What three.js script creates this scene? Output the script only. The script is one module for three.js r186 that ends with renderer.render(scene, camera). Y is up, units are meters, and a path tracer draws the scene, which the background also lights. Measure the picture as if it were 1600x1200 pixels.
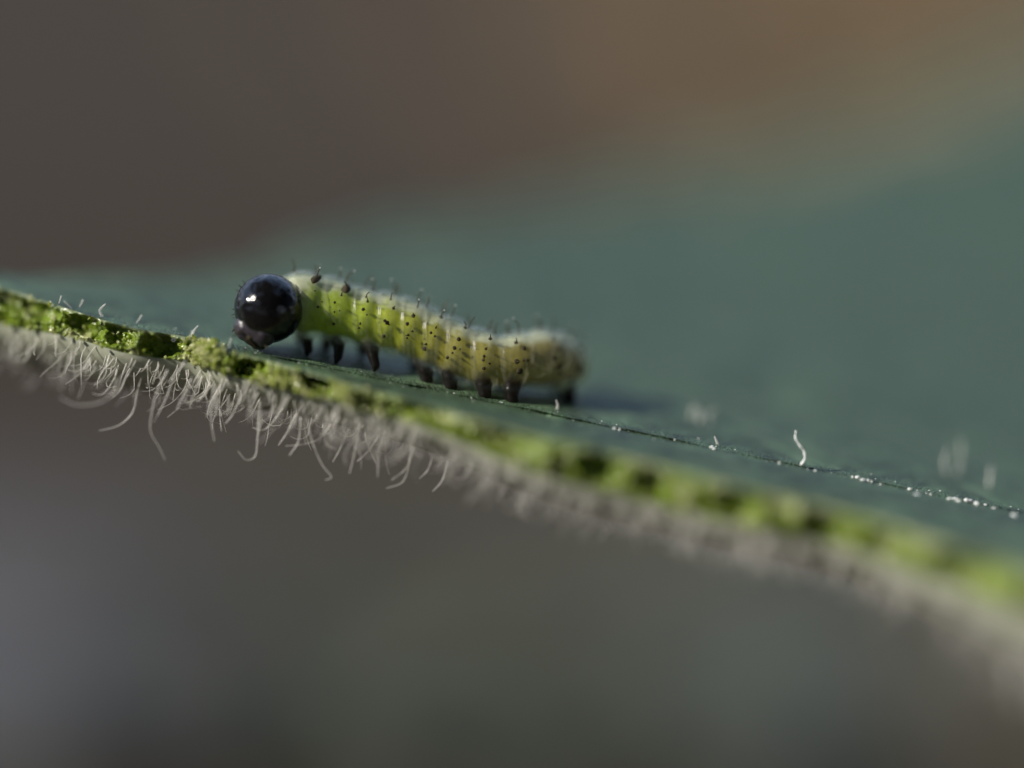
import * as THREE from 'three';
import { ImprovedNoise } from 'three/addons/math/ImprovedNoise.js';
import { mergeGeometries } from 'three/addons/utils/BufferGeometryUtils.js';

// ---------------------------------------------------------------- camera, sky, sun, exposure
const U = 6.5e-5;                       // one modelling unit: 0.065 mm; the caterpillar is about 550 units (36 mm) long
const DIST = 4600 * U;                  // lens to the plane of focus
const PITCH = THREE.MathUtils.degToRad(14);   // the camera looks down on the leaf at this angle
const LEAF_HEIGHT = 0.14;               // height of the leaf above the soil
const camera = new THREE.PerspectiveCamera(2 * THREE.MathUtils.radToDeg(Math.atan(600 / 4600)), 4 / 3, 0.02, 40);
camera.position.set(0, LEAF_HEIGHT + DIST * Math.sin(PITCH), DIST * Math.cos(PITCH));
camera.lookAt(0, LEAF_HEIGHT, 0);
camera.focus = DIST + 18 * U;
camera.userData.fStop = 1.6;

const scene = new THREE.Scene();
const SUN = new THREE.Vector3(-0.79, 0.58, 0.25).normalize();
{
  const w = 256, h = 128, a = new Float32Array(w * h * 4);
  for (let j = 0; j < h; j++) for (let i = 0; i < w; i++) {
    const el = ((j + 0.5) / h - 0.5) * Math.PI, s = Math.max(0, Math.sin(el)), t = Math.pow(1 - s, 3);
    const k = (j * w + i) * 4;
    a[k] = 0.24 + 0.50 * t; a[k + 1] = 0.37 + 0.46 * t; a[k + 2] = 0.62 + 0.32 * t; a[k + 3] = 1;
  }
  const sky = new THREE.DataTexture(a, w, h, THREE.RGBAFormat, THREE.FloatType);
  sky.mapping = THREE.EquirectangularReflectionMapping; sky.magFilter = sky.minFilter = THREE.LinearFilter; sky.needsUpdate = true;
  scene.background = sky; scene.environment = sky;
}
const sun = new THREE.DirectionalLight(new THREE.Color().setRGB(1, 0.93, 0.82), 3.8);
sun.position.copy(SUN).multiplyScalar(2); sun.castShadow = true; sun.shadow.radius = 2;
sun.shadow.mapSize.set(2048, 2048);
Object.assign(sun.shadow.camera, { left: -0.4, right: 0.4, top: 0.4, bottom: -0.4, near: 0.1, far: 5 });
scene.add(sun, sun.target);

const renderer = new THREE.WebGLRenderer({ antialias: true });
renderer.toneMapping = THREE.LinearToneMapping;
renderer.toneMappingExposure = 1.34;
renderer.shadowMap.enabled = true;

// ---------------------------------------------------------------- helpers
let seed = 7;
const rnd = () => { seed = (seed + 0x6D2B79F5) | 0; let t = Math.imul(seed ^ (seed >>> 15), 1 | seed); t = (t + Math.imul(t ^ (t >>> 7), 61 | t)) ^ t; return ((t ^ (t >>> 14)) >>> 0) / 4294967296; };
const rr = (a, b) => a + (b - a) * rnd();
const perlin = new ImprovedNoise();
const N = (x, y, z) => perlin.noise(x + 31.7, y + 17.3, z + 5.9);
const clamp = (x, a = 0, b = 1) => Math.min(b, Math.max(a, x));
const smooth = (a, b, x) => { const t = clamp((x - a) / (b - a)); return t * t * (3 - 2 * t); };
const lerp = (a, b, t) => a + (b - a) * t;
function table(pts) {                   // monotone-ish cubic through [x, y] pairs
  return (x) => {
    const n = pts.length;
    if (x <= pts[0][0]) return pts[0][1] + (x - pts[0][0]) * (pts[1][1] - pts[0][1]) / (pts[1][0] - pts[0][0]);
    if (x >= pts[n - 1][0]) return pts[n - 1][1] + (x - pts[n - 1][0]) * (pts[n - 1][1] - pts[n - 2][1]) / (pts[n - 1][0] - pts[n - 2][0]);
    let i = 0; while (pts[i + 1][0] < x) i++;
    const sl = (k) => k <= 0 ? (pts[1][1] - pts[0][1]) / (pts[1][0] - pts[0][0]) : k >= n - 1 ? (pts[n - 1][1] - pts[n - 2][1]) / (pts[n - 1][0] - pts[n - 2][0]) : (pts[k + 1][1] - pts[k - 1][1]) / (pts[k + 1][0] - pts[k - 1][0]);
    const h = pts[i + 1][0] - pts[i][0], t = (x - pts[i][0]) / h, t2 = t * t, t3 = t2 * t;
    return (2 * t3 - 3 * t2 + 1) * pts[i][1] + (t3 - 2 * t2 + t) * h * sl(i) + (-2 * t3 + 3 * t2) * pts[i + 1][1] + (t3 - t2) * h * sl(i + 1);
  };
}
// Modelling axes of the leaf: x along the chewed rim, y across, z towards the rim, tilted by PITCH in the world; the origin is where the lens axis meets the plane of focus.
const TILT = new THREE.Matrix4().makeRotationX(-PITCH);
const toWorld = (x, y, z) => new THREE.Vector3(x, y, z).multiplyScalar(U).applyMatrix4(TILT).add(new THREE.Vector3(0, LEAF_HEIGHT, 0));
const spot = (mx, my, z) => [(mx - 800) * (4600 - z) / 4600, (600 - my) * (4600 - z) / 4600, z];   // a measured point at its own distance
function geo(pos, idx, base, { col, uv, nor } = {}) {
  const g = new THREE.BufferGeometry(), p = new Float32Array(pos.length), v = new THREE.Vector3();
  for (let i = 0; i < pos.length; i += 3) { v.copy(toWorld(pos[i], pos[i + 1], pos[i + 2])).sub(base); p[i] = v.x; p[i + 1] = v.y; p[i + 2] = v.z; }
  g.setAttribute('position', new THREE.BufferAttribute(p, 3));
  if (col) g.setAttribute('color', new THREE.BufferAttribute(new Float32Array(col), 3));
  if (uv) g.setAttribute('uv', new THREE.BufferAttribute(new Float32Array(uv), 2));
  g.setIndex(new THREE.BufferAttribute(new Uint32Array(idx), 1));
  if (nor) {
    const q = new Float32Array(nor.length);
    for (let i = 0; i < nor.length; i += 3) { v.set(nor[i], nor[i + 1], nor[i + 2]).transformDirection(TILT); q[i] = v.x; q[i + 1] = v.y; q[i + 2] = v.z; }
    g.setAttribute('normal', new THREE.BufferAttribute(q, 3));
  } else g.computeVertexNormals();
  return g;
}
function part(name, g, m, parent, label) {
  const o = new THREE.Mesh(g, m); o.name = name; o.castShadow = o.receiveShadow = true; parent.add(o);
  if (label) o.userData.label = label;
  return o;
}
const taken = {};
const numbered = (n) => { const k = taken[n] = (taken[n] ?? -1) + 1; return k ? `${n}_${String(k).padStart(3, '0')}` : n; };
function thing(name, base, label, category, group) {
  const o = new THREE.Group(); o.name = numbered(name); o.position.copy(base); o.userData = { label, category }; if (group) o.userData.group = group;
  scene.add(o); return o;
}
function tubeData(points, radii, sides = 6, out = { pos: [], idx: [] }) {   // closed tapered tube along points
  const n = points.length, start = out.pos.length / 3;
  const P = points.map((p) => new THREE.Vector3(...p)), T = P.map((_, i) => new THREE.Vector3().subVectors(P[Math.min(n - 1, i + 1)], P[Math.max(0, i - 1)]).normalize());
  let a = new THREE.Vector3(0, 0, 1); if (Math.abs(T[0].z) > 0.8) a.set(1, 0, 0);
  for (let i = 0; i < n; i++) {
    a.addScaledVector(T[i], -a.dot(T[i])).normalize();
    const b = new THREE.Vector3().crossVectors(T[i], a), r = Array.isArray(radii) ? radii[i] : radii;
    for (let k = 0; k < sides; k++) { const c = Math.cos(k / sides * 2 * Math.PI) * r, s = Math.sin(k / sides * 2 * Math.PI) * r; out.pos.push(P[i].x + a.x * c + b.x * s, P[i].y + a.y * c + b.y * s, P[i].z + a.z * c + b.z * s); }
  }
  for (let i = 0; i < n - 1; i++) for (let k = 0; k < sides; k++) { const p = start + i * sides + k, q = start + i * sides + (k + 1) % sides; out.idx.push(p, q, q + sides, p, q + sides, p + sides); }
  for (let k = 1; k < sides - 1; k++) { out.idx.push(start, start + k + 1, start + k); const e = start + (n - 1) * sides; out.idx.push(e, e + k, e + k + 1); }
  return out;
}
function curve(ctrl, n) { const c = new THREE.CatmullRomCurve3(ctrl.map((p) => new THREE.Vector3(...p)), false, 'centripetal'); return c.getPoints(n).map((v) => [v.x, v.y, v.z]); }
function surfaceNet(f, lo, hi, h) {     // smooth mesh of the zero level of f (negative inside)
  const n = lo.map((l, k) => Math.ceil((hi[k] - l) / h) + 1), [nx, ny, nz] = n, F = new Float32Array(nx * ny * nz);
  for (let k = 0, q = 0; k < nz; k++) for (let j = 0; j < ny; j++) for (let i = 0; i < nx; i++, q++) F[q] = f(lo[0] + i * h, lo[1] + j * h, lo[2] + k * h);
  const id = new Int32Array(nx * ny * nz).fill(-1), pos = [], idx = [], nor = [], at = (i, j, k) => i + nx * (j + ny * k);
  const edges = [[0, 1], [2, 3], [4, 5], [6, 7], [0, 2], [1, 3], [4, 6], [5, 7], [0, 4], [1, 5], [2, 6], [3, 7]];
  for (let k = 0; k < nz - 1; k++) for (let j = 0; j < ny - 1; j++) for (let i = 0; i < nx - 1; i++) {
    const v = []; let m = 0;
    for (let c = 0; c < 8; c++) { const x = F[at(i + (c & 1), j + ((c >> 1) & 1), k + (c >> 2))]; v.push(x); if (x < 0) m++; }
    if (m === 0 || m === 8) continue;
    let x = 0, y = 0, z = 0, s = 0;
    for (const [a, b] of edges) if ((v[a] < 0) !== (v[b] < 0)) {
      const t = v[a] / (v[a] - v[b]);
      x += (a & 1) + t * ((b & 1) - (a & 1)); y += ((a >> 1) & 1) + t * (((b >> 1) & 1) - ((a >> 1) & 1)); z += (a >> 2) + t * ((b >> 2) - (a >> 2)); s++;
    }
    id[at(i, j, k)] = pos.length / 3; pos.push(lo[0] + (i + x / s) * h, lo[1] + (j + y / s) * h, lo[2] + (k + z / s) * h);
  }
  for (let k = 1; k < nz - 1; k++) for (let j = 1; j < ny - 1; j++) for (let i = 1; i < nx - 1; i++) {
    const a = F[at(i, j, k)] < 0;
    const quad = (p, q, r, s, flip) => { if (p < 0 || q < 0 || r < 0 || s < 0) return; flip ? idx.push(p, r, q, p, s, r) : idx.push(p, q, r, p, r, s); };
    if (a !== F[at(i + 1, j, k)] < 0) quad(id[at(i, j - 1, k - 1)], id[at(i, j, k - 1)], id[at(i, j, k)], id[at(i, j - 1, k)], !a);
    if (a !== F[at(i, j + 1, k)] < 0) quad(id[at(i - 1, j, k - 1)], id[at(i - 1, j, k)], id[at(i, j, k)], id[at(i, j, k - 1)], !a);
    if (a !== F[at(i, j, k + 1)] < 0) quad(id[at(i - 1, j - 1, k)], id[at(i, j - 1, k)], id[at(i, j, k)], id[at(i - 1, j, k)], !a);
  }
  const e = h * 0.4;
  for (let i = 0; i < pos.length; i += 3) {
    const [x, y, z] = [pos[i], pos[i + 1], pos[i + 2]];
    const g = [f(x + e, y, z) - f(x - e, y, z), f(x, y + e, z) - f(x, y - e, z), f(x, y, z + e) - f(x, y, z - e)], l = Math.hypot(...g) || 1;
    nor.push(g[0] / l, g[1] / l, g[2] / l);
  }
  return { pos, idx, nor };
}
const smin = (a, b, k) => { const h = clamp(0.5 + 0.5 * (b - a) / k); return lerp(b, a, h) - k * h * (1 - h); };
function cone(px, py, pz, a, b, ra, rb) {     // distance to a tapered capsule
  const bx = b[0] - a[0], by = b[1] - a[1], bz = b[2] - a[2], qx = px - a[0], qy = py - a[1], qz = pz - a[2];
  const t = clamp((qx * bx + qy * by + qz * bz) / (bx * bx + by * by + bz * bz));
  return Math.hypot(qx - bx * t, qy - by * t, qz - bz * t) - lerp(ra, rb, t);
}
function noiseTexture(size, fn, srgb) {
  const a = new Uint8Array(size * size * 4);
  for (let j = 0; j < size; j++) for (let i = 0; i < size; i++) { const c = fn(i / size, j / size), k = (j * size + i) * 4; a[k] = 255 * clamp(c[0]); a[k + 1] = 255 * clamp(c[1]); a[k + 2] = 255 * clamp(c[2]); a[k + 3] = 255; }
  const t = new THREE.DataTexture(a, size, size); t.wrapS = t.wrapT = THREE.RepeatWrapping; t.magFilter = t.minFilter = THREE.LinearFilter; if (srgb) t.colorSpace = THREE.SRGBColorSpace; t.needsUpdate = true; return t;
}
const loopNoise = (u, v, f, o) => { // tiles in u and v
  const a = 2 * Math.PI * u, b = 2 * Math.PI * v, r = f / (2 * Math.PI);
  return perlin.noise(Math.cos(a) * r + o, Math.sin(a) * r + Math.cos(b) * r * 1.3 + o * 1.7, Math.sin(b) * r + o * 0.3 + 40);
};

// ---------------------------------------------------------------- the soil below
{
  const g = new THREE.PlaneGeometry(9, 9, 220, 220); g.rotateX(-Math.PI / 2); g.translate(0.4, 0, -3);
  const p = g.attributes.position, c = new Float32Array(p.count * 3);
  for (let i = 0; i < p.count; i++) {
    const x = p.getX(i), z = p.getZ(i);
    p.setY(i, 0.012 * N(x * 9, 2, z * 9) + 0.02 * N(x * 2.5, 8, z * 2.5) - 0.01 + 0.35 * Math.max(0, -z - 2.4) * smooth(2.4, 3.2, -z));   // the bed rises to a bank at the back
    const m = 0.5 + 0.5 * N(x * 3, 1, z * 2), d = 0.5 + 0.5 * N(x * 14, 4, z * 14), k = 0.75 + 0.5 * d;
    c[i * 3] = k * lerp(0.041, 0.062, m); c[i * 3 + 1] = k * lerp(0.032, 0.047, m); c[i * 3 + 2] = k * lerp(0.024, 0.033, m);
  }
  g.setAttribute('color', new THREE.BufferAttribute(c, 3)); g.computeVertexNormals();
  const o = part('ground', g, new THREE.MeshPhysicalMaterial({ vertexColors: true, roughness: 1, specularIntensity: 0.2 }), scene);
  o.userData = { kind: 'structure', label: 'brown soil far below and behind the leaf', category: 'ground' };
}

// ---------------------------------------------------------------- low things on the soil behind, far out of focus
const onSoil = (mx, my) => { const dx = (mx - 800) / 4600, dy = (600 - my) / 4600, c = Math.cos(PITCH), s = Math.sin(PITCH), t = camera.position.y / (s - dy * c); return new THREE.Vector3(dx * t, 0, camera.position.z - (c + dy * s) * t); };
function leafShape(L, W, droop, cup, nu = 10, nv = 6) {   // a bent leaf with a keel, base at the origin, along +x
  const pos = [], idx = [];
  for (let i = 0; i <= nu; i++) for (let j = 0; j <= nv; j++) { const u = i / nu, v = j / nv * 2 - 1, w = W * Math.pow(Math.sin(Math.PI * Math.pow(u * 0.96 + 0.02, 0.8)), 0.8); pos.push(L * u, L * (0.5 * u - droop * u * u) + cup * w * v * v, w * v * (1 + 0.06 * Math.sin(u * 30))); }
  for (let i = 0; i < nu; i++) for (let j = 0; j < nv; j++) { const a = i * (nv + 1) + j, b = a + nv + 1; idx.push(a, a + 1, b, b, a + 1, b + 1); }
  const g = new THREE.BufferGeometry(); g.setAttribute('position', new THREE.BufferAttribute(new Float32Array(pos), 3)); g.setIndex(idx); g.computeVertexNormals(); return g;
}
{
  const tan = [[0.42, 0.29, 0.15], [0.36, 0.24, 0.13], [0.45, 0.34, 0.17]].map((c) => new THREE.MeshStandardMaterial({ color: new THREE.Color().setRGB(...c), roughness: 0.85, side: THREE.DoubleSide }));
  const shapes = [leafShape(0.16, 0.045, 0.46, 0.5), leafShape(0.13, 0.05, 0.42, 0.3)];
  for (let i = 0; i < 40; i++) {
    const x = rr(-0.05, 0.46), z = rr(-2.1, -1.15), o = thing('dry_leaf', new THREE.Vector3(x, 0.012, z), 'curled tan dry leaf lying on the soil behind the green leaf', 'dry leaf', 'dry leaves littering the soil behind');
    if (x < 0.1 && z > -1.7) o.position.x += 0.25;
    o.rotation.set(rr(-0.2, 0.2), rr(0, 6.3), rr(-0.2, 0)); const b = part('blade', shapes[i % 2], tan[i % 3], o); b.scale.setScalar(rr(0.8, 1.3));
  }
  const green = [[0.095, 0.11, 0.08], [0.11, 0.105, 0.09], [0.09, 0.105, 0.10]].map((c) => new THREE.MeshPhysicalMaterial({ color: new THREE.Color().setRGB(...c), roughness: 0.9, specularIntensity: 0.2, side: THREE.DoubleSide }));
  const weed = (mx, my, n, L, label, m) => {
    const o = thing('weed', onSoil(mx, my), label, 'weed', 'low weeds growing on the soil'); o.rotation.y = rr(0, 6);
    for (let k = 0; k < n; k++) { const b = part('leaf_blade', leafShape(L * rr(0.8, 1.2), L * rr(0.22, 0.3), rr(0.35, 0.6), 0.25), green[(k + m) % 3], o); b.rotation.y = k * 2.4; b.rotation.z = rr(0, 0.5); }
  };
  for (let k = 0; k < 18; k++) weed(60 + (k % 6) * 290 + rr(-70, 70), 985 + Math.floor(k / 6) * 120 + rr(-30, 30), 6, 0.045, 'low grey green weed on the soil under the leaf', k);
  { const p = onSoil(-10, 1130), g = new THREE.IcosahedronGeometry(0.04, 4), q = g.attributes.position; for (let i = 0; i < q.count; i++) { const n = 1 + 0.3 * N(q.getX(i) * 30, q.getY(i) * 30, q.getZ(i) * 30); q.setXYZ(i, q.getX(i) * n * 1.3, q.getY(i) * n * 0.55, q.getZ(i) * n); } g.computeVertexNormals();
    const o = thing('stone', p, 'rounded grey stone lying on the soil', 'stone'); part('rock', g, new THREE.MeshStandardMaterial({ color: new THREE.Color().setRGB(0.10, 0.105, 0.12), roughness: 0.9 }), o).position.y = 0.012; }
  { const o = thing('dry_leaf', onSoil(1440, 1180).setY(0.01), 'single small yellowish dry leaf on soil under the leaf', 'dry leaf'); o.rotation.y = 0.2; part('blade', leafShape(0.05, 0.012, 0.44, 0.4), tan[1], o); }
}
// unseen shrubs, placed out of view to block sky light and blacken the head reflections
{
  const mLeaf = new THREE.MeshStandardMaterial({ color: new THREE.Color().setRGB(0.035, 0.055, 0.02), roughness: 0.6, side: THREE.DoubleSide }), mWood = new THREE.MeshStandardMaterial({ color: new THREE.Color().setRGB(0.07, 0.05, 0.035), roughness: 0.9 }), lg = leafShape(0.13, 0.034, 0.5, 0.3, 5, 2);
  const unseen_shrub = (c, r, n, label, foot = [c[0], c[2]]) => {
    const o = thing('unseen_shrub', new THREE.Vector3(foot[0], 0, foot[1]), label, 'unseen_shrub'), ox = c[0] - foot[0], oz = c[2] - foot[1], im = new THREE.InstancedMesh(lg, mLeaf, n), d = new THREE.Object3D(), col = new THREE.Color();
    for (let i = 0; i < n; i++) {
      let p; do p = [rr(-1, 1), rr(-1, 1), rr(-1, 1)]; while (Math.hypot(...p) > 1 + 0.25 * N(p[0] * 3, p[1] * 3, p[2] * 3) || Math.hypot(...p) < 0.45);
      d.position.set(ox + p[0] * r[0], c[1] + p[1] * r[1], oz + p[2] * r[2]); d.rotation.set(rr(-1, 1), rr(0, 6.3), rr(-1, 0.6)); d.scale.setScalar(rr(0.7, 1.4)); d.updateMatrix(); im.setMatrixAt(i, d.matrix);
      im.setColorAt(i, col.setRGB(rr(0.6, 1.2), rr(0.7, 1.2), rr(0.5, 1)));
    }
    im.name = 'crown'; im.castShadow = im.receiveShadow = true; im.userData.kind = 'stuff'; o.add(im);
    for (let k = 0; k < 5; k++) { const a = k * 1.3, pts = [[0.05 * Math.cos(a), 0, 0.05 * Math.sin(a)], [ox * 0.15 + r[0] * 0.25 * Math.cos(a), c[1] * 0.6, oz * 0.15 + r[2] * 0.25 * Math.sin(a)], [ox + r[0] * 0.6 * Math.cos(a + 0.3), c[1] + r[1] * 0.4, oz + r[2] * 0.6 * Math.sin(a + 0.3)]].map((p) => new THREE.Vector3(...p)); part('stem', new THREE.TubeGeometry(new THREE.CatmullRomCurve3(pts), 12, 0.016, 7), mWood, o); }
  };
  unseen_shrub([0.25, 1.3, 1.4], [1.4, 1.35, 0.95], 8500, 'unseen tall dark foliage facing the chewed rim, blocks sky from the head');
  unseen_shrub([1.6, 1.1, 0.35], [0.75, 1.1, 1.1], 3600, 'unseen dark foliage beyond the caterpillar tail, blocks sky from the head');
  unseen_shrub([-1.85, 0.28, 0.25], [0.5, 0.28, 0.8], 1100, 'unseen low dark foliage on the sunny side, darkens the head reflection');
  unseen_shrub([-0.3, 2.0, -0.05], [1.2, 0.4, 1.0], 2800, 'unseen branches hanging over the leaf, placed to cut the overhead sky', [1.1, -0.4]);  // unseen overhead branches, placed to dim and break up the mirrored zenith sky
  unseen_shrub([-1.5, 0.32, 1.35], [0.7, 0.32, 0.7], 1200, 'unseen low dark foliage beside the tall one, darkens the head reflection');
}

// ---------------------------------------------------------------- the leaf
const SL = 0.2086, K = 0.25;            // slopes of the upper face along x and z
const base = toWorld(0, -60, -200);
const leaf = thing('leaf', base, 'blue green leaf with chewed front rim and white hairs under it', 'leaf');
const crease = (x) => -57 - SL * (x - 100);
const faceY = (x, z) => {               // height of the upper face
  const back = Math.max(0, -z) / 1000;
  let y = crease(x) - K * z + 75 * back * back;
  y += smooth(0, -160, z) * 5 * N(x * 0.006, 3, z * 0.006) + smooth(-60, -500, z) * 16 * N(x * 0.0022, 9, z * 0.0022);
  return y;
};
const rimZ = table([[-1100, -104], [-1000, -98], [-813, -74], [-700, -34], [-600, 0], [-510, -14], [-450, 10], [-380, 22], [-262, 50], [-180, 68], [-100, 90], [48, 130], [194, 136], [340, 170], [482, 178], [620, 238], [755, 306], [900, 400], [1060, 520]]);
const farZ = table([[-1100, -108], [-1000, -112], [-870, -140], [-800, -180], [-555, -400], [-300, -700], [0, -1150], [600, -1780], [1235, -2480], [1800, -3000]]);
const lipDrop = table([[-1100, 12], [-1000, 40], [-813, 58], [-700, 44], [-600, 42], [-500, 40], [-400, 38], [-300, 34], [-200, 34], [-100, 38], [0, 52], [100, 60], [200, 62], [350, 58], [500, 56], [650, 58], [800, 64], [1060, 72]]);
const margin = (x) => farZ(x) + smooth(-650, -250, x) * (150 * N(x * 0.007, 11, 3) + 110 * N(x * 0.02, 14, 3));   // lobed far margin
const X0 = -1040, X1 = 1560;

const mottle = noiseTexture(512, (u, v) => {
  const a = loopNoise(u, v, 9, 3), b = loopNoise(u, v, 38, 11), c = loopNoise(u, v, 90, 23);
  const k = 1 + 0.34 * a + 0.26 * b + 0.16 * c;
  return [0.302 * k, 0.39 * k, 0.292 * (k + 0.05 * b)];
}, true);
const grain = noiseTexture(512, (u, v) => { const k = 0.5 + 0.3 * loopNoise(u, v, 60, 5) + 0.3 * loopNoise(u, v, 140, 15); return [k, k, k]; });
const M = {
  blade: new THREE.MeshPhysicalMaterial({ vertexColors: true, map: mottle, bumpMap: grain, bumpScale: 0.00025, roughness: 0.5, specularIntensity: 0.8 }),
  torn: new THREE.MeshPhysicalMaterial({ vertexColors: true, roughness: 0.24, transmission: 0.35, side: THREE.DoubleSide }),
  under: new THREE.MeshStandardMaterial({ vertexColors: true, roughness: 0.9 }),
  hair: new THREE.MeshPhysicalMaterial({ color: new THREE.Color().setRGB(0.96, 0.95, 0.92), roughness: 0.32, transmission: 0.68, ior: 1.6 }),
  speck: new THREE.MeshPhysicalMaterial({ color: new THREE.Color().setRGB(0.82, 0.85, 0.84), roughness: 0.3 }),
};
{ // upper face, from the far margin to the crease, then the strip in front of it to the rim
  const nx = 860, back = 90, pos = [], idx = [], uv = [], col = [];
  const rows = back + 4 + 26;
  for (let i = 0; i <= nx; i++) {
    const x = lerp(X0, X1, i / nx), zr = rimZ(x), zf = margin(x), zc = Math.min(-3, zr - 3), open = smooth(-400, -330, x) * (0.3 + 0.7 * smooth(-0.2, 0.2, N(x * 0.014, 2, 6))) * (1 - 0.5 * smooth(150, 350, x)), gap = open * Math.max(0.15, 2.4 + 4.5 * N(x * 0.022, 0, 2) + 3 * N(x * 0.09, 5, 2)) * (1 - 0.85 * smooth(180, 380, x));
    const put = (z, dy) => { pos.push(x, faceY(x, z) + dy, z); uv.push(x * U / 0.02, z * U / 0.02); const b = N(x * 0.012, 30, z * 0.007) + 0.6 * N(x * 0.035, 33, z * 0.02), w = 0.92 + 0.22 * b, g = smooth(0.25, 0.6, b); col.push(w + 0.25 * g, w + 0.16 * g, w + 0.2 * g); };
    const stepUp = open * 2.5;
    for (let j = 0; j < back; j++) { const t = 1 - Math.pow(1 - j / (back - 1), 2.2); const z = lerp(zf, zc, t); put(z, stepUp * smooth(-90, -4, z) + 1.3 * N(x * 0.02, 7, z * 0.05)); }
    put(zc + 0.4, stepUp - 0.6 * open); put(zc - 4 * open - 0.2, stepUp - 1.2 * open); put(zc - 3.5 * open, stepUp - gap); put(zc + 1, stepUp * 0.3 - gap * 0.9);
    for (let j = 1; j <= 26; j++) { const t = j / 26, z = lerp(zc + 1, zr, t); put(z, (zr - zc) * 0.03 * Math.sin(Math.PI * t) - 2 * (1 - t) * open + 1.0 * N(x * 0.03, 17, z * 0.08) - 3.5 * smooth(0.75, 1, t) * smooth(0, 60, zr - zc)); }
  }
  for (let i = 0; i < nx; i++) for (let j = 0; j < rows - 1; j++) { const a = i * rows + j, b = a + rows; idx.push(a, a + 1, b, b, a + 1, b + 1); }
  part('blade', geo(pos, idx, base, { uv, col }), M.blade, leaf, 'smooth blue green upper face');
}
const rimY = (x) => faceY(x, rimZ(x)) - 3.5 * smooth(0, 60, rimZ(x) - Math.min(-3, rimZ(x) - 3));
// hollows chewed into the rim [x, share of the height, half length, half height, depth]
const hollows = [[-790, .3, 30, .28, 22], [-745, .35, 34, .3, 26], [-668, .4, 32, .42, 34], [-612, .38, 26, .42, 32], [-548, .5, 34, .5, 34], [-415, .55, 22, .35, 34], [-398, .3, 20, .2, 20], [-300, .42, 26, .36, 40], [-322, .3, 18, .2, 30], [-140, .25, 42, .2, 26], [-225, .6, 18, .25, 22], [-180, .55, 26, .3, 20], [-12, .35, 40, .3, 30], [132, .45, 36, .38, 34], [210, .5, 26, .36, 30], [338, .5, 34, .4, 30], [470, .45, 46, .3, 26], [560, .5, 30, .3, 24], [672, .5, 42, .42, 36], [820, .5, 40, .4, 30]];
const ribs = [[52, 12, 14], [432, 14, 18], [738, 18, 22], [-470, 28, 8], [-250, 12, 10], [-85, 14, 6], [270, 14, 10]];   // pale swellings between them
function tornDepth(x, t) {
  let d = 0;
  for (const [hx, ht, hl, hh, dep] of hollows) { const e = Math.hypot((x - hx) / hl, (t - ht) / hh) + 0.35 * N(x * 0.07, t * 4, 6); d -= 0.75 * dep * (1 - smooth(0.5, 1.15, e)); }
  for (const [rx, rl, out] of ribs) d += out * Math.exp(-(((x - rx) / rl) ** 2)) * Math.sin(Math.PI * t);
  const end = smooth(0, 0.12, t) * smooth(1, 0.88, t);
  return d * end + end * (5 * N(x * 0.05, t * 2.2, 1) + 4.5 * N(x * 0.12, t * 4.5, 2) + 3 * N(x * 0.28, t * 9, 3));
}
{ // the chewed face between the upper rim and the lower lip
  const nx = 1900, nt = 34, pos = [], idx = [], col = [];
  for (let i = 0; i <= nx; i++) {
    const x = lerp(X0, X1, i / nx), z0 = rimZ(x), y0 = rimY(x), h = lipDrop(x);
    for (let j = 0; j <= nt; j++) {
      const t = j / nt, d = tornDepth(x, t);
      pos.push(x + 2 * N(x * 0.1, t * 5, 8) * Math.sin(Math.PI * t), y0 - h * t + 2.2 * N(x * 0.09, t * 3, 20) * Math.sin(Math.PI * t), z0 + 7 * Math.sin(Math.PI * t) - 4 * t + d);
      const a = N(x * 0.045, t * 1.8, 40), b = N(x * 0.16, t * 6, 44), pale = smooth(0.15, 0.5, N(x * 0.03, t * 1.2, 50) + 0.35 * b), k = 1 + 0.35 * a + 0.35 * b;
      const skin = Math.max(1 - smooth(0.03, 0.16, t + 0.06 * b), smooth(0.93, 1, t)) ;
      let c = [k * lerp(0.22, 0.52, pale), k * lerp(0.32, 0.56, pale), k * lerp(0.03, 0.25, pale)];
      c = [lerp(c[0], 0.42, skin), lerp(c[1], 0.50, skin), lerp(c[2], 0.27, skin)];
      col.push(...c.map((q) => clamp(q, 0.01, 0.75)));
    }
  }
  const w = nt + 1; for (let i = 0; i < nx; i++) for (let j = 0; j < nt; j++) { const a = i * w + j, b = a + w; idx.push(a, a + 1, b, b, a + 1, b + 1); }
  part('torn_edge', geo(pos, idx, base, { col }), M.torn, leaf, 'ragged bright green chewed rim');
}
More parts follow.
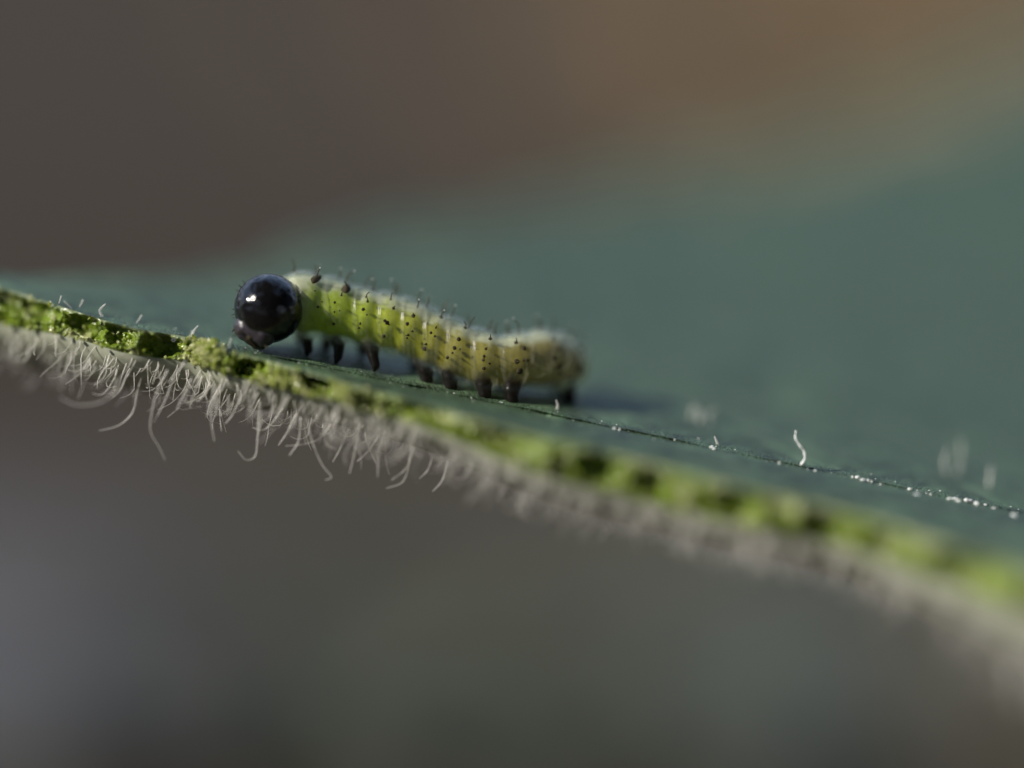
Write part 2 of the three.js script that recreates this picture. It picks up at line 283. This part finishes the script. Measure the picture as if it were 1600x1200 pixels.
{ // crumbs of chewed tissue on the rim near the head
  const out = { pos: [], idx: [], col: [] }, ico = new THREE.IcosahedronGeometry(1, 1), ip = ico.attributes.position;
  const crumb = (x, t, r) => {
    const z = rimZ(x) + 6 + tornDepth(x, t) + r * 0.4, y = rimY(x) - lipDrop(x) * t, s = out.pos.length / 3, p = rnd(), ph = rnd() * 50, q = rr(0.5, 1.9), qy = rr(0.45, 1.3), a = rr(0, 3.14), ca = Math.cos(a), sa = Math.sin(a);
    for (let k = 0; k < ip.count; k++) { const n = (1 + 0.9 * N(ip.getX(k) * 1.9 + ph, ip.getY(k) * 1.9, ip.getZ(k) * 1.9)) * r, lx = ip.getX(k) * n * q, ly = ip.getY(k) * n * qy; out.pos.push(x + lx * ca - ly * sa, y + lx * sa + ly * ca, z + ip.getZ(k) * n * 0.8); out.idx.push(s + k); out.col.push(lerp(0.34, 0.62, p), lerp(0.43, 0.64, p), lerp(0.04, 0.30, p)); }
  };
  for (let i = 0; i < 170; i++) crumb(-478 + 42 * (rnd() + rnd() - 1) , rr(-0.12, 0.9), rr(1.6, 5));
  for (let i = 0; i < 150; i++) crumb(-360 + 62 * (rnd() + rnd() - 1), rr(0.3, 1.0), rr(2, 5));
  for (let i = 0; i < 60; i++) crumb(-255 + 40 * (rnd() + rnd() - 1), rr(0.1, 1.0), rr(2, 4.5));
  for (let i = 0; i < 170; i++) crumb(rr(-820, 600), rr(-0.05, 1.0), rr(1.6, 3.6));
  part('tissue_crumbs', geo(out.pos, out.idx, base, { col: out.col }), M.torn, leaf, 'crumbs of bright green chewed tissue').userData.kind = 'stuff';
}
// under side: a felted band that slopes down and back from the lip, then the hidden lower face
const bandDrop = table([[-1040, 20], [-813, 62], [-500, 52], [-400, 44], [-200, 36], [0, 40], [200, 44], [500, 48], [760, 74], [1010, 90]]);
const underAt = (x, t) => {             // t 0..1 down the band
  const y0 = rimY(x) - lipDrop(x), z0 = rimZ(x) - 4;
  return [x, y0 - bandDrop(x) * t + 3 * N(x * 0.03, t * 3, 60) * t, z0 - 8 * t - 70 * t * t];
};
{
  const nx = 660, nb = 16, nf = 14, pos = [], idx = [], col = [], w = nb + nf + 1;
  for (let i = 0; i <= nx; i++) {
    const x = lerp(X0, X1, i / nx), zf = margin(x);
    for (let j = 0; j <= nb + nf; j++) {
      let p;
      if (j <= nb) p = underAt(x, j / nb);
      else { const q = underAt(x, 1), t = (j - nb) / nf, z = lerp(q[2], zf, t), drop = (faceY(x, q[2]) - q[1]); p = [x, faceY(x, z) - lerp(drop, 4, Math.pow(t, 0.7)), z]; if (j === nb + nf) p = [x, faceY(x, zf) - 0.8, zf]; }
      pos.push(...p);
      const k = 1 + 0.25 * N(x * 0.03, j * 0.3, 70) + 0.2 * N(x * 0.12, j * 0.9, 71);
      col.push(0.36 * k, 0.38 * k, 0.29 * k);
    }
  }
  for (let i = 0; i < nx; i++) for (let j = 0; j < w - 1; j++) { const a = i * w + j, b = a + w; idx.push(a, a + 1, b, b, a + 1, b + 1); }
  part('underside', geo(pos, idx, base, { col }), M.under, leaf, 'felted grey green under side');
}
{ // hairs under the leaf: the ones that stand out each by itself, the fuzz between them as one
  const seen = [
    [[262, 578], [246, 610], [238, 640], [235, 675], [249, 699], [258, 719]], [[290, 564], [272, 588], [262, 598]], [[248, 570], [238, 601]], [[228, 568, -30], [215, 610, -38], [207, 645, -40], [185, 665, -42], [155, 673, -44]],
    [[195, 562, -60], [186, 600, -72], [165, 625, -76], [120, 633, -80], [94, 621, -84]], [[312, 586], [301, 622], [294, 632], [288, 619]], [[356, 584], [346, 610], [341, 618]], [[328, 598], [316, 620], [308, 628]], [[357, 618], [356, 642]],
    [[442, 638], [422, 664], [411, 672], [394, 668]], [[463, 646], [447, 678], [435, 696]], [[517, 662], [501, 684], [480, 693], [446, 697]], [[405, 628], [402, 690], [398, 714], [385, 719], [372, 705]], [[478, 652], [490, 696], [505, 729], [518, 746], [508, 750]],
    [[596, 656], [581, 684], [566, 692]], [[602, 664], [577, 703], [558, 721]], [[652, 684], [634, 732], [612, 750]], [[506, 664], [511, 695], [524, 701]], [[644, 690], [630, 752], [604, 763]], [[406, 626], [408, 655], [401, 690]], [[300, 590], [282, 628], [276, 640]],
    [[272, 590], [255, 632], [240, 660]], [[335, 600], [327, 640], [322, 652]], [[340, 606], [330, 650], [335, 690]], [[378, 616], [362, 650], [352, 662]], [[430, 632], [418, 655], [400, 662]], [[470, 652], [466, 690], [452, 712]], [[545, 670], [532, 700], [520, 722]],
    [[560, 668], [553, 712], [546, 740]], [[602, 666], [592, 712], [590, 745]], [[680, 700], [668, 735], [655, 748]], [[700, 720], [690, 752], [676, 768]], [[96, 462, -20], [92, 474, -20]], [[130, 468, 0], [124, 480, 0]], [[100, 470, 0], [112, 482, 0]], [[222, 492, 0], [213, 505, 0]],
    [[300, 516, 0], [296, 530, 0]], [[361, 528, 10], [357, 545, 10]],
  ];
  const hairMesh = (d) => part('hair', geo(d.pos, d.idx, base), M.hair, leaf);
  for (const h of seen) { const z = rr(0, 16), pts = curve(h.map(([a, b, c]) => spot(a, b, c ?? z)), 12), r = rr(1.2, 1.7); hairMesh(tubeData(pts, pts.map((_, i) => r * (1 - 0.55 * i / 12)), 6)); }
  const length = table([[-1040, 40], [-800, 55], [-550, 75], [-400, 88], [-200, 84], [0, 76], [300, 72], [600, 86], [760, 135], [1010, 150]]);
  const random = (x, thick, out, near) => {
    const t = near ? rr(0.0, 0.6) : rr(0, 1), p = underAt(x, t), L = length(x) * rr(0.3, 1.2) * (1 - 0.35 * t), lean = rr(-0.8, 0.2), outw = rr(0.0, near ? 0.8 : 0.6), kink = rr(-1.7, 0.9), ctrl = [p];
    let q = [...p], dir = [lean, -1, outw];
    for (let s = 1; s <= 4; s++) { const l = Math.hypot(...dir); q = q.map((c, k) => c + dir[k] / l * L / 4); ctrl.push([...q]); dir = [dir[0] + kink * 0.3 * (s > 1 ? 1.6 : 0.4) + rr(-0.4, 0.4), dir[1] + Math.abs(kink) * 0.22 * s, dir[2] + rr(-0.4, 0.4)]; }
    const pts = curve(ctrl, out ? 6 : 9), n = pts.length - 1; return tubeData(pts, pts.map((_, i) => thick * (1 - 0.6 * i / n)), out ? 4 : 5, out ?? undefined);
  };
  for (let i = 0; i < 165; i++) hairMesh(random(rr(-980, 980), rr(0.8, 1.45), null, true));
  const out = { pos: [], idx: [] };
  for (let i = 0; i < 620; i++) random(rr(-1020, 1000), rr(0.6, 1.25), out, false);
  part('fuzz', geo(out.pos, out.idx, base), M.hair, leaf, 'dense pale fuzz of short hairs').userData.kind = 'stuff';
}
{ // pale specks of wax along the crease, and short hairs on the face behind it
  const out = { pos: [], idx: [] }, ico = new THREE.IcosahedronGeometry(1, 1), ip = ico.attributes.position;
  const speck = (mx, dz, r) => { const [x] = spot(mx, 0, dz), y = faceY(x, dz) + r * 0.6, s = out.pos.length / 3, q = rr(0.8, 2), ph = rnd() * 40; for (let k = 0; k < ip.count; k++) { const n = 1 + 0.5 * N(ip.getX(k) + ph, ip.getY(k) * 1.4, ip.getZ(k) * 1.4); out.pos.push(x + ip.getX(k) * r * q * n, y + ip.getY(k) * r * n, dz + ip.getZ(k) * r * n); out.idx.push(s + k); } };
  for (const [mx, r] of [[960, 2.5], [968, 2], [1054, 2], [1112, 3.4], [1116, 2.6], [1218, 3], [1274, 2], [1332, 3], [1340, 3.4], [1348, 3], [1356, 3.2], [1362, 2.4], [1376, 1.8], [1422, 3], [1432, 4], [1454, 2.4], [1484, 3.2], [1492, 3.4], [1498, 3.2], [1510, 4.2], [1516, 4], [1526, 5], [1540, 2], [1552, 2.2], [1584, 4], [1586, 3]]) speck(mx, rr(-4, 10) + (mx > 1425 && mx < 1440 || mx > 1580 ? 30   : 0), r * 0.8);
  for (let i = 0; i < 130; i++) speck(rr(250, 1620), rr(-60, 60) * rr(0.2, 1) - 8, rr(0.4, 1.1));
  part('wax_specks', geo(out.pos, out.idx, base), M.speck, leaf, 'white specks along the crease').userData.kind = 'stuff';
  for (const [mx, z, L] of [[1478, -130, 44], [1496, -150, 56], [1545, -120, 34], [1122, -30, 14], [1092, -140, 26], [1080, -150, 22], [1110, -146, 24], [870, -40, 16], [300, -20, 18], [160, -30, 20]]) {
    const [x] = spot(mx, 0, z), y = faceY(x, z); const d = tubeData(curve([[x, y, z], [x + rr(-6, 6), y + L * 0.5, z + rr(-5, 5)], [x + rr(-14, 10), y + L, z + rr(-8, 8)]], 6), [2.4, 2.3, 2.2, 2, 1.7, 1.4, 1], 5);
    part('hair', geo(d.pos, d.idx, base), M.hair, leaf);
  }
}
{ // the curled white fibre that stands on the crease
  const at = [spot(1252, 727, 4), spot(1258, 716, 4), spot(1256, 704, 5), spot(1249, 695, 6), spot(1243, 684, 5), spot(1244, 673, 4)], b = toWorld(...at[0]);
  const o = thing('curled_fibre', b, 'single curled white fibre standing up from the leaf crease', 'fibre');
  const pts = curve(at, 20), d = tubeData(pts, pts.map((_, i) => 2.5 - 0.05 * i + 0.5 * Math.sin(i * 1.3)), 7);
  part('strand', geo(d.pos, d.idx, b), M.speck, o);
}

// ---------------------------------------------------------------- the caterpillar
{
  const b0 = toWorld(...spot(660, 600, -70));
  const cat = thing('caterpillar', b0, 'small olive green caterpillar with glossy black head on the leaf', 'caterpillar');
  // middle line [measured x, y, depth] and radius
  const spine = [[436, 478, -44, 40], [462, 474, -56, 51], [500, 478, -66, 50], [560, 493, -68, 46], [620, 507, -68, 47], [680, 531, -66, 45.5], [740, 557, -62, 46], [790, 566, -66, 45], [832, 561, -86, 47], [860, 562, -108, 47], [876, 565, -124, 44], [884, 568, -132, 39]];
  const C = new THREE.CatmullRomCurve3(spine.map(([x, y, z]) => new THREE.Vector3(...spot(x, y, z))), false, 'centripetal');
  const ns = 180, line = C.getPoints(ns), rad = line.map((_, i) => { const t = i / ns * (spine.length - 1), k = Math.min(spine.length - 2, Math.floor(t)); return lerp(spine[k][3], spine[k + 1][3], smooth(0, 1, t - k)); });
  const arc = [0]; for (let i = 1; i <= ns; i++) arc.push(arc[i - 1] + line[i].distanceTo(line[i - 1]));
  const total = arc[ns];
  const bounds = [455, 505, 551, 590, 626, 661, 696, 735, 780, 826, 868, 893, 930].map((mx) => spot(mx, 0, -70)[0]);   // between segments, along x
  const segOf = (x) => { for (let k = 0; k < bounds.length - 1; k++) if (x < bounds[k + 1]) return [k, clamp((x - bounds[k]) / (bounds[k + 1] - bounds[k]))]; return [11, 1]; };
  const R = (i, ang, x) => {
    const [, f] = segOf(x);
    const seg = -3.4 * Math.exp(-(((f < 0.5 ? f : 1 - f) / 0.13) ** 2)) + 1.6 * Math.sin(Math.PI * f) + 0.3 * Math.cos(f * Math.PI * 2 * 4.5);
    return rad[i] + seg * clamp(rad[i] / 40) + 1.1 * N(x * 0.06, ang * 2.2, 3) + 0.5 * N(x * 0.16, ang * 6, 8);
  };
  const nearest = (x, y, z) => { let best = 1e9, bi = 0; for (let i = 0; i <= ns; i += 4) { const p = line[i], d = (x - p.x) ** 2 + (y - p.y) ** 2 + (z - p.z) ** 2; if (d < best) { best = d; bi = i; } } for (let i = Math.max(0, bi - 3); i <= Math.min(ns, bi + 3); i++) { const p = line[i], d = (x - p.x) ** 2 + (y - p.y) ** 2 + (z - p.z) ** 2; if (d < best) { best = d; bi = i; } } return [bi, Math.sqrt(best)]; };
  // legs: chains of [measured x, y, depth, radius]
  const sit = (mx, z, up = 0) => { const [x] = spot(mx, 0, z); return [x, faceY(x, z) + up, z]; };   // a point on the leaf
  const legs = [];
  const thoracic = (bx, by, kx, ky, tx, z, dz) => legs.push({ tip: 3, pts: [[...spot(bx, by, z - 8 * dz), 14], [...spot(kx, ky, z), 9], [...sit(tx + 1, z + 4 * dz, 12), 7.2], [...sit(tx - 2, z + 5 * dz, 2), 3]] });
  thoracic(478, 516, 480, 532, 481, -50, 1); thoracic(527, 524, 530, 541, 527, -42, 1); thoracic(580, 536, 583, 556, 586, -38, 1);
  thoracic(472, 512, 470, 528, 470, -92, -1); thoracic(514, 522, 511, 540, 506, -94, -1); thoracic(568, 532, 567, 548, 566, -96, -1);
  const proleg = (bx, by, fx, z, dz, r = 14.5) => legs.push({ tip: 1, pts: [[...spot(bx, by, z - 6 * dz), r + 3], [...sit(fx - 1, z, 17), r - 1.5], [...sit(fx, z + 2 * dz, 8), r - 3.5], [...sit(fx + 1, z + 3 * dz, 4), r - 4]] });
  proleg(664, 556, 666, -46, 1); proleg(702, 570, 704, -38, 1); proleg(754, 586, 757, -30, 1); proleg(802, 592, 800, -36, 1);
  proleg(650, 552, 648, -100, -1, 11); proleg(690, 566, 690, -98, -1, 11); proleg(740, 582, 738, -96, -1, 11); proleg(790, 590, 782, -98, -1, 11);
  proleg(880, 592, 889, -108, 1, 15); proleg(876, 598, 868, -150, -1, 11);
  const legD = (x, y, z) => { let d = 1e3; for (const L of legs) { const p0 = L.pts[0]; if (Math.abs(x - p0[0]) > 60 || y > p0[1] + 40) continue; for (let k = 0; k < 3; k++) { const a = L.pts[k], b = L.pts[k + 1]; d = Math.min(d, cone(x, y, z, a, b, a[3], b[3])); } } return d; };
  const body = (x, y, z) => {
    const [i, d] = nearest(x, y, z); if (d > 90) return d - 60;
    const p = line[i], ang = Math.atan2(y - p.y, z - p.z);
    let v = d - R(i, ang, x);
    // side folds above the legs
    const l = legD(x, y, z); return l > 60 ? v : smin(v, l, 7);
  };
  const m = surfaceNet(body, [-420, -75, -215], [150, 200, 5], 2.6);
  const col = [];
  for (let i = 0; i < m.pos.length; i += 3) {
    const x = m.pos[i], y = m.pos[i + 1], z = m.pos[i + 2], [bi, d] = nearest(x, y, z), n = N(x * 0.08, y * 0.08, z * 0.08), n2 = N(x * 0.25, y * 0.25, z * 0.25);
    // dark hard skin of the lower legs
    const over = d - rad[bi], dark = smooth(1.5, 9, over + 4 * n + 2 * n2) * (legD(x, y, z) < 3 ? 1 : 0), k = 1 + 0.12 * n2;
    const c = [0.86 * k, 0.88 * k, 0.76 * k], q = [0.15 * k, 0.13 * k, 0.11 * k];
    for (let e = 0; e < 3; e++) col.push(lerp(c[e], q[e], dark));
  }
  const skin = new THREE.MeshPhysicalMaterial({ vertexColors: true, roughness: 0.32, transmission: 0.95, side: THREE.DoubleSide, ior: 1.25 });
  part('body', geo(m.pos, m.idx, b0, { col, nor: m.nor }), skin, cat);
  { // what shows through the clear skin: food in the gut, green in front, olive and tan behind, pale fat body along the back
    const pos = [], idx = [], gc = [], nu = 200, nv = 40, stops = [[0, [0.66, 0.68, 0.56]], [0.05, [0.54, 0.62, 0.28]], [0.10, [0.46, 0.62, 0.05]], [0.2, [0.53, 0.68, 0.006]], [0.3, [0.54, 0.60, 0.01]], [0.42, [0.43, 0.38, 0.025]], [0.58, [0.43, 0.355, 0.075]], [0.76, [0.62, 0.51, 0.31]], [1, [0.74, 0.62, 0.46]]];
    for (let i = 0; i <= nu; i++) {
      const s = i / nu, end = clamp((s - 0.9) / 0.1), li = Math.round(lerp(6, ns, Math.min(1, s / 0.9))), t = C.getTangent(li / ns), p = line[li].clone().addScaledVector(t, (rad[ns] - 4) * Math.sin(end * Math.PI / 2)), side = new THREE.Vector3(0, 0, 1).addScaledVector(t, -t.z).normalize(), up = new THREE.Vector3().crossVectors(side, t).normalize();
      let k = 0; while (k < stops.length - 2 && stops[k + 1][0] < s) k++;
      const f = clamp((s - stops[k][0]) / (stops[k + 1][0] - stops[k][0])), c = stops[k][1].map((v, e) => lerp(v, stops[k + 1][1][e], f)), [, sf] = segOf(p.x);
      for (let j = 0; j <= nv; j++) {
        const a = j / nv * 2 * Math.PI, cap = Math.sqrt(clamp(s / 0.04)) * Math.cos(end * Math.PI / 2 * 0.98), r = (rad[li] - 5 - 1.6 * Math.cos(sf * 2 * Math.PI)) * cap * 0.95 + 1.2 * N(p.x * 0.05, Math.cos(a) * 2, Math.sin(a) * 2);
        const q = p.clone().addScaledVector(up, Math.sin(a) * r).addScaledVector(side, Math.cos(a) * r);
        pos.push(q.x, q.y, q.z);
        const n = N(p.x * 0.045, Math.cos(a) * 3, Math.sin(a) * 3), n2 = N(p.x * 0.14, Math.cos(a) * 8, Math.sin(a) * 8), fat = smooth(lerp(0.5, 0.25, smooth(0.6, 0.9, s)) - 0.5 * smooth(0.12, 0.03, s), lerp(0.82, 0.7, smooth(0.6, 0.9, s)) - 0.3 * smooth(0.12, 0.03, s), Math.sin(a) + 0.22 * n + 0.2 * n2), sh = 1 + 0.28 * n + 0.25 * n2;
        const w = [0.76, 0.78, 0.70]; for (let e = 0; e < 3; e++) gc.push(clamp(lerp(c[e] * sh, w[e], fat), 0, 0.82));
      }
    }
    const w = nv + 1; for (let i = 0; i < nu; i++) for (let j = 0; j < nv; j++) { const a = i * w + j, b = a + w; idx.push(a, b, a + 1, b, b + 1, a + 1); }
    part('gut', geo(pos, idx, b0, { col: gc }), new THREE.MeshPhysicalMaterial({ vertexColors: true, roughness: 0.9, transmission: 0.35, side: THREE.DoubleSide }), cat, 'green and tan food seen through the clear skin');
  }
  // bristles on dark warts, in rings round each segment
  const mDark = new THREE.MeshPhysicalMaterial({ color: new THREE.Color().setRGB(0.06, 0.05, 0.03), roughness: 0.85, specularIntensity: 0.3 });
  const mDrop = new THREE.MeshPhysicalMaterial({ color: new THREE.Color().setRGB(0.8, 0.82, 0.8), roughness: 0.15, transmission: 0.3 });
  const surfaceAt = (x, deg) => {
    let li = 0; for (let i = 0; i <= ns; i++) if (Math.abs(line[i].x - x) < Math.abs(line[li].x - x)) li = i;
    const p = line[li], t = C.getTangent(li / ns), side = new THREE.Vector3(0, 0, 1).addScaledVector(t, -t.z).normalize(), up = new THREE.Vector3().crossVectors(side, t).normalize();
    const d = up.multiplyScalar(Math.cos(deg * Math.PI / 180)).addScaledVector(side, Math.sin(deg * Math.PI / 180)).normalize();
    let r = 20; for (let k = 0; k < 60; k++) { const q = p.clone().addScaledVector(d, r), v = body(q.x, q.y, q.z); if (Math.abs(v) < 0.05) break; r -= v * 0.8; }
    return [p.clone().addScaledVector(d, r), d, t];
  };
  const ball = new THREE.IcosahedronGeometry(1, 2);
  const wart = (x, deg, r, stretch = 1, turn = 0) => {
    const [p, d, t] = surfaceAt(x, deg), bt = new THREE.Vector3().crossVectors(d, t), ax = t.clone().multiplyScalar(Math.cos(turn)).addScaledVector(bt, Math.sin(turn)), ay = new THREE.Vector3().crossVectors(d, ax), pos = [], idx = [], ip = ball.attributes.position, ph = rnd() * 30;
    for (let k = 0; k < ip.count; k++) { const n = 1 + 0.3 * N(ip.getX(k) + ph, ip.getY(k), ip.getZ(k)); const q = p.clone().addScaledVector(ax, ip.getX(k) * r * stretch * n).addScaledVector(ay, ip.getY(k) * r * n).addScaledVector(d, ip.getZ(k) * r * 0.55 * n); pos.push(q.x, q.y, q.z); idx.push(k); }
    const o = part('wart', geo(pos, idx, b0), mDark, cat); return [o, p, d, t];
  };
  const bristle = (x, deg, r, L, stretch, turn) => {
    const [, p, d, t] = wart(x, deg, r, stretch, turn);
    if (!L) return;
    const e = d.clone().addScaledVector(t, rr(-0.55, 0.3)).add(new THREE.Vector3(rr(-0.2, 0.2), rr(-0.1, 0.2), rr(-0.2, 0.2))).normalize(), tip = p.clone().addScaledVector(e, L), mid = p.clone().addScaledVector(d, L * 0.5);
    const pts = curve([[p.x, p.y, p.z], [mid.x, mid.y, mid.z], [tip.x, tip.y, tip.z]], 5), h = tubeData(pts, [1.15, 1.05, 0.95, 0.85, 0.7, 0.5], 5), o = part('bristle', geo(h.pos, h.idx, b0), mDark, cat);
    if (Math.abs(deg) < 40 && rnd() < 0.5) { const pos = [], idx = [], ip = ball.attributes.position; for (let k = 0; k < ip.count; k++) { pos.push(tip.x + ip.getX(k) * 1.4, tip.y + ip.getY(k) * 1.4, tip.z + ip.getZ(k) * 1.4); idx.push(k); } part('droplet', geo(pos, idx, b0), mDrop, o); }
  };
  bristle(spot(484, 0, -60)[0], 38, 6.5, 20, 2.0, 0.9); bristle(spot(533, 0, -60)[0], 42, 7, 14, 1.5, 1.5);
  bristle(spot(487, 0, -60)[0], -24, 5, 18); bristle(spot(462, 0, -60)[0], 4, 3.5, 20);
  for (let k = 0; k < 11; k++) {
    const x = (f) => lerp(bounds[k], bounds[k + 1], f + rr(-0.06, 0.06)), small = 2.2 + (k > 2 ? 0.4 : 0);
    const mids = k === 0 ? [[0.6, 14, 2.2, 22], [0.72, 88, 2.4, 0], [0.9, 86, 2, 0], [0.5, 62, 1.8, 0]] : [[0.3, 8, 2.2, 24], [0.62, 20, 2.4, 26], [0.55, -16, 2.0, 22], [0.45, 44, small, 15], [0.5, 63, small, 10], [0.34, 82, small, 8], [0.48, 97, small * 1.1, 8], [0.44, 113, small * 1.2, 7], [0.62, 90, 1.8, 0]];
    for (const [f, deg, r, L] of mids) if (!(k === 1 && deg === 44)) bristle(x(f + rr(-0.08, 0.08)), deg + rr(-8, 8), r * rr(0.6, 1.25) * (k > 7 ? 1.4 : 1), L * rr(0.65, 1.0));
  }
  // head: a hard black ball with its mouth turned down to the rim
  const hc = spot(420, 482, -26), hl = (x, y) => { const p = spot(x, y, -26); return [p[0], p[1]]; };
  const chin = [...hl(398, 522), -14], jaw = [...hl(408, 537), -16];
  const head = (x, y, z) => {
    const dx = x - hc[0], dy = y - hc[1], dz = z - hc[2];
    const l = Math.hypot(dx / 54, dy / 54.5, dz / 56) || 1e-6;
    let v = (l - 1) * 54;
    v += 0.7 * N(x * 0.06, y * 0.06, z * 0.06) + 0.75 * N(x * 0.12, y * 0.12, z * 0.12 + 9) + 0.30 * N(x * 0.26, y * 0.26, z * 0.26);
    const mid = dx * 0.59 + dz * 0.81 + 0.12 * dy, fore = -0.75 * dx + 0.55 * dz + 0.3 * dy; v += 1.1 * Math.exp(-((mid / 2.2) ** 2)) * smooth(5, 25, fore);   // seam between the two halves
    v = smin(v, cone(x, y, z, [hc[0] - 12, hc[1] - 22, hc[2] + 6], chin, 30, 19), 8);
    return smin(v, cone(x, y, z, chin, jaw, 17, 10), 6);
  };
  const hm = surfaceNet(head, [hc[0] - 70, hc[1] - 80, hc[2] - 66], [hc[0] + 64, hc[1] + 64, hc[2] + 66], 1.6);
  const mHead = new THREE.MeshPhysicalMaterial({ color: new THREE.Color().setRGB(0.006, 0.0055, 0.006), roughness: 0.12, ior: 1.5, clearcoat: 0.2, clearcoatRoughness: 0.06 });
  const ho = part('head', geo(hm.pos, hm.idx, b0, { nor: hm.nor }), mHead, cat, 'round glossy black head');
  { // upper lip, jaws, feelers
    const lip = (x, y, z) => { const a = [...hl(389, 512), -14], b = [...hl(413, 522), -7]; return cone(x, y, z, a, b, 22.5, 20.5) + 0.9 * N(x * 0.12, y * 0.12, z * 0.12) + 0.3 * N(x * 0.25, y * 0.25, z * 0.25); };
    const lm = surfaceNet(lip, [hc[0] - 60, hc[1] - 66, -30], [hc[0] + 16, hc[1] + 2, 34], 1.6);
    part('upper_lip', geo(lm.pos, lm.idx, b0, { nor: lm.nor }), new THREE.MeshPhysicalMaterial({ color: new THREE.Color().setRGB(0.04, 0.034, 0.042), roughness: 0.3, ior: 1.6 }), ho);
    for (const [x0, y0, x1, y1, z] of [[393, 528, 401, 542, 4], [404, 528, 412, 541, -2]]) {
      const j = (x, y, zz) => cone(x, y, zz, [...hl(x0, y0), z - 4], [...hl(x1, y1), z - 8], 8, 4.5) + 0.5 * N(x * 0.2, y * 0.2, zz * 0.2);
      const jm = surfaceNet(j, [Math.min(...[hl(x0, y0)[0], hl(x1, y1)[0]]) - 14, hl(x1, y1)[1] - 12, z - 24], [hl(x1, y1)[0] + 14, hl(x0, y0)[1] + 14, z + 12], 1.4);
      part('jaw', geo(jm.pos, jm.idx, b0, { nor: jm.nor }), mDark, ho);
    }
    for (const [x0, y0, x1, y1, z] of [[380, 520, 367, 527, 8], [374, 512, 364, 519, -14], [416, 537, 421, 546, 0]]) { const d = tubeData(curve([[...hl(x0, y0), z], [...hl((x0 + x1) / 2 - 1, (y0 + y1) / 2 - 1), z + 4], [...hl(x1, y1), z + 6]], 5), [2.2, 2, 1.8, 1.6, 1.2, 0.7], 6); part('feeler', geo(d.pos, d.idx, b0), mDark, ho); }
    for (const [ex, ey] of [[404, 497], [411, 503], [419, 505], [427, 503], [414, 511], [424, 513]]) { // the small simple eyes of one side
      const q = hl(ex, ey), ddx = q[0] - hc[0], ddy = q[1] - hc[1], ez = hc[2] + 56 * Math.sqrt(1 - (ddx / 54) ** 2 - (ddy / 54.5) ** 2), pos = [], idx = [], ip = ball.attributes.position;
      for (let k = 0; k < ip.count; k++) { pos.push(q[0] + ip.getX(k) * 1.8, q[1] + ip.getY(k) * 1.8, ez - 0.8 + ip.getZ(k) * 1.4); idx.push(k); }
      part('eye', geo(pos, idx, b0), mHead, ho);
    }
    for (let i = 0; i < 9; i++) { // fine bristles of the head
      const a = rr(0.3, 1.9), e = rr(-0.5, 0.3), d = [-Math.cos(e) * Math.sin(a + 0.3), Math.cos(a) * Math.cos(e), Math.sin(e)], l = Math.hypot(...d), p = d.map((v, k) => hc[k] + v / l * 53), q = d.map((v, k) => hc[k] + v / l * rr(58, 63)), h = tubeData([p, p.map((v, k) => (v + q[k]) / 2), q], [0.7, 0.6, 0.4], 4);
      part('bristle', geo(h.pos, h.idx, b0), mDark, ho);
    }
  }
}
renderer.render(scene, camera);
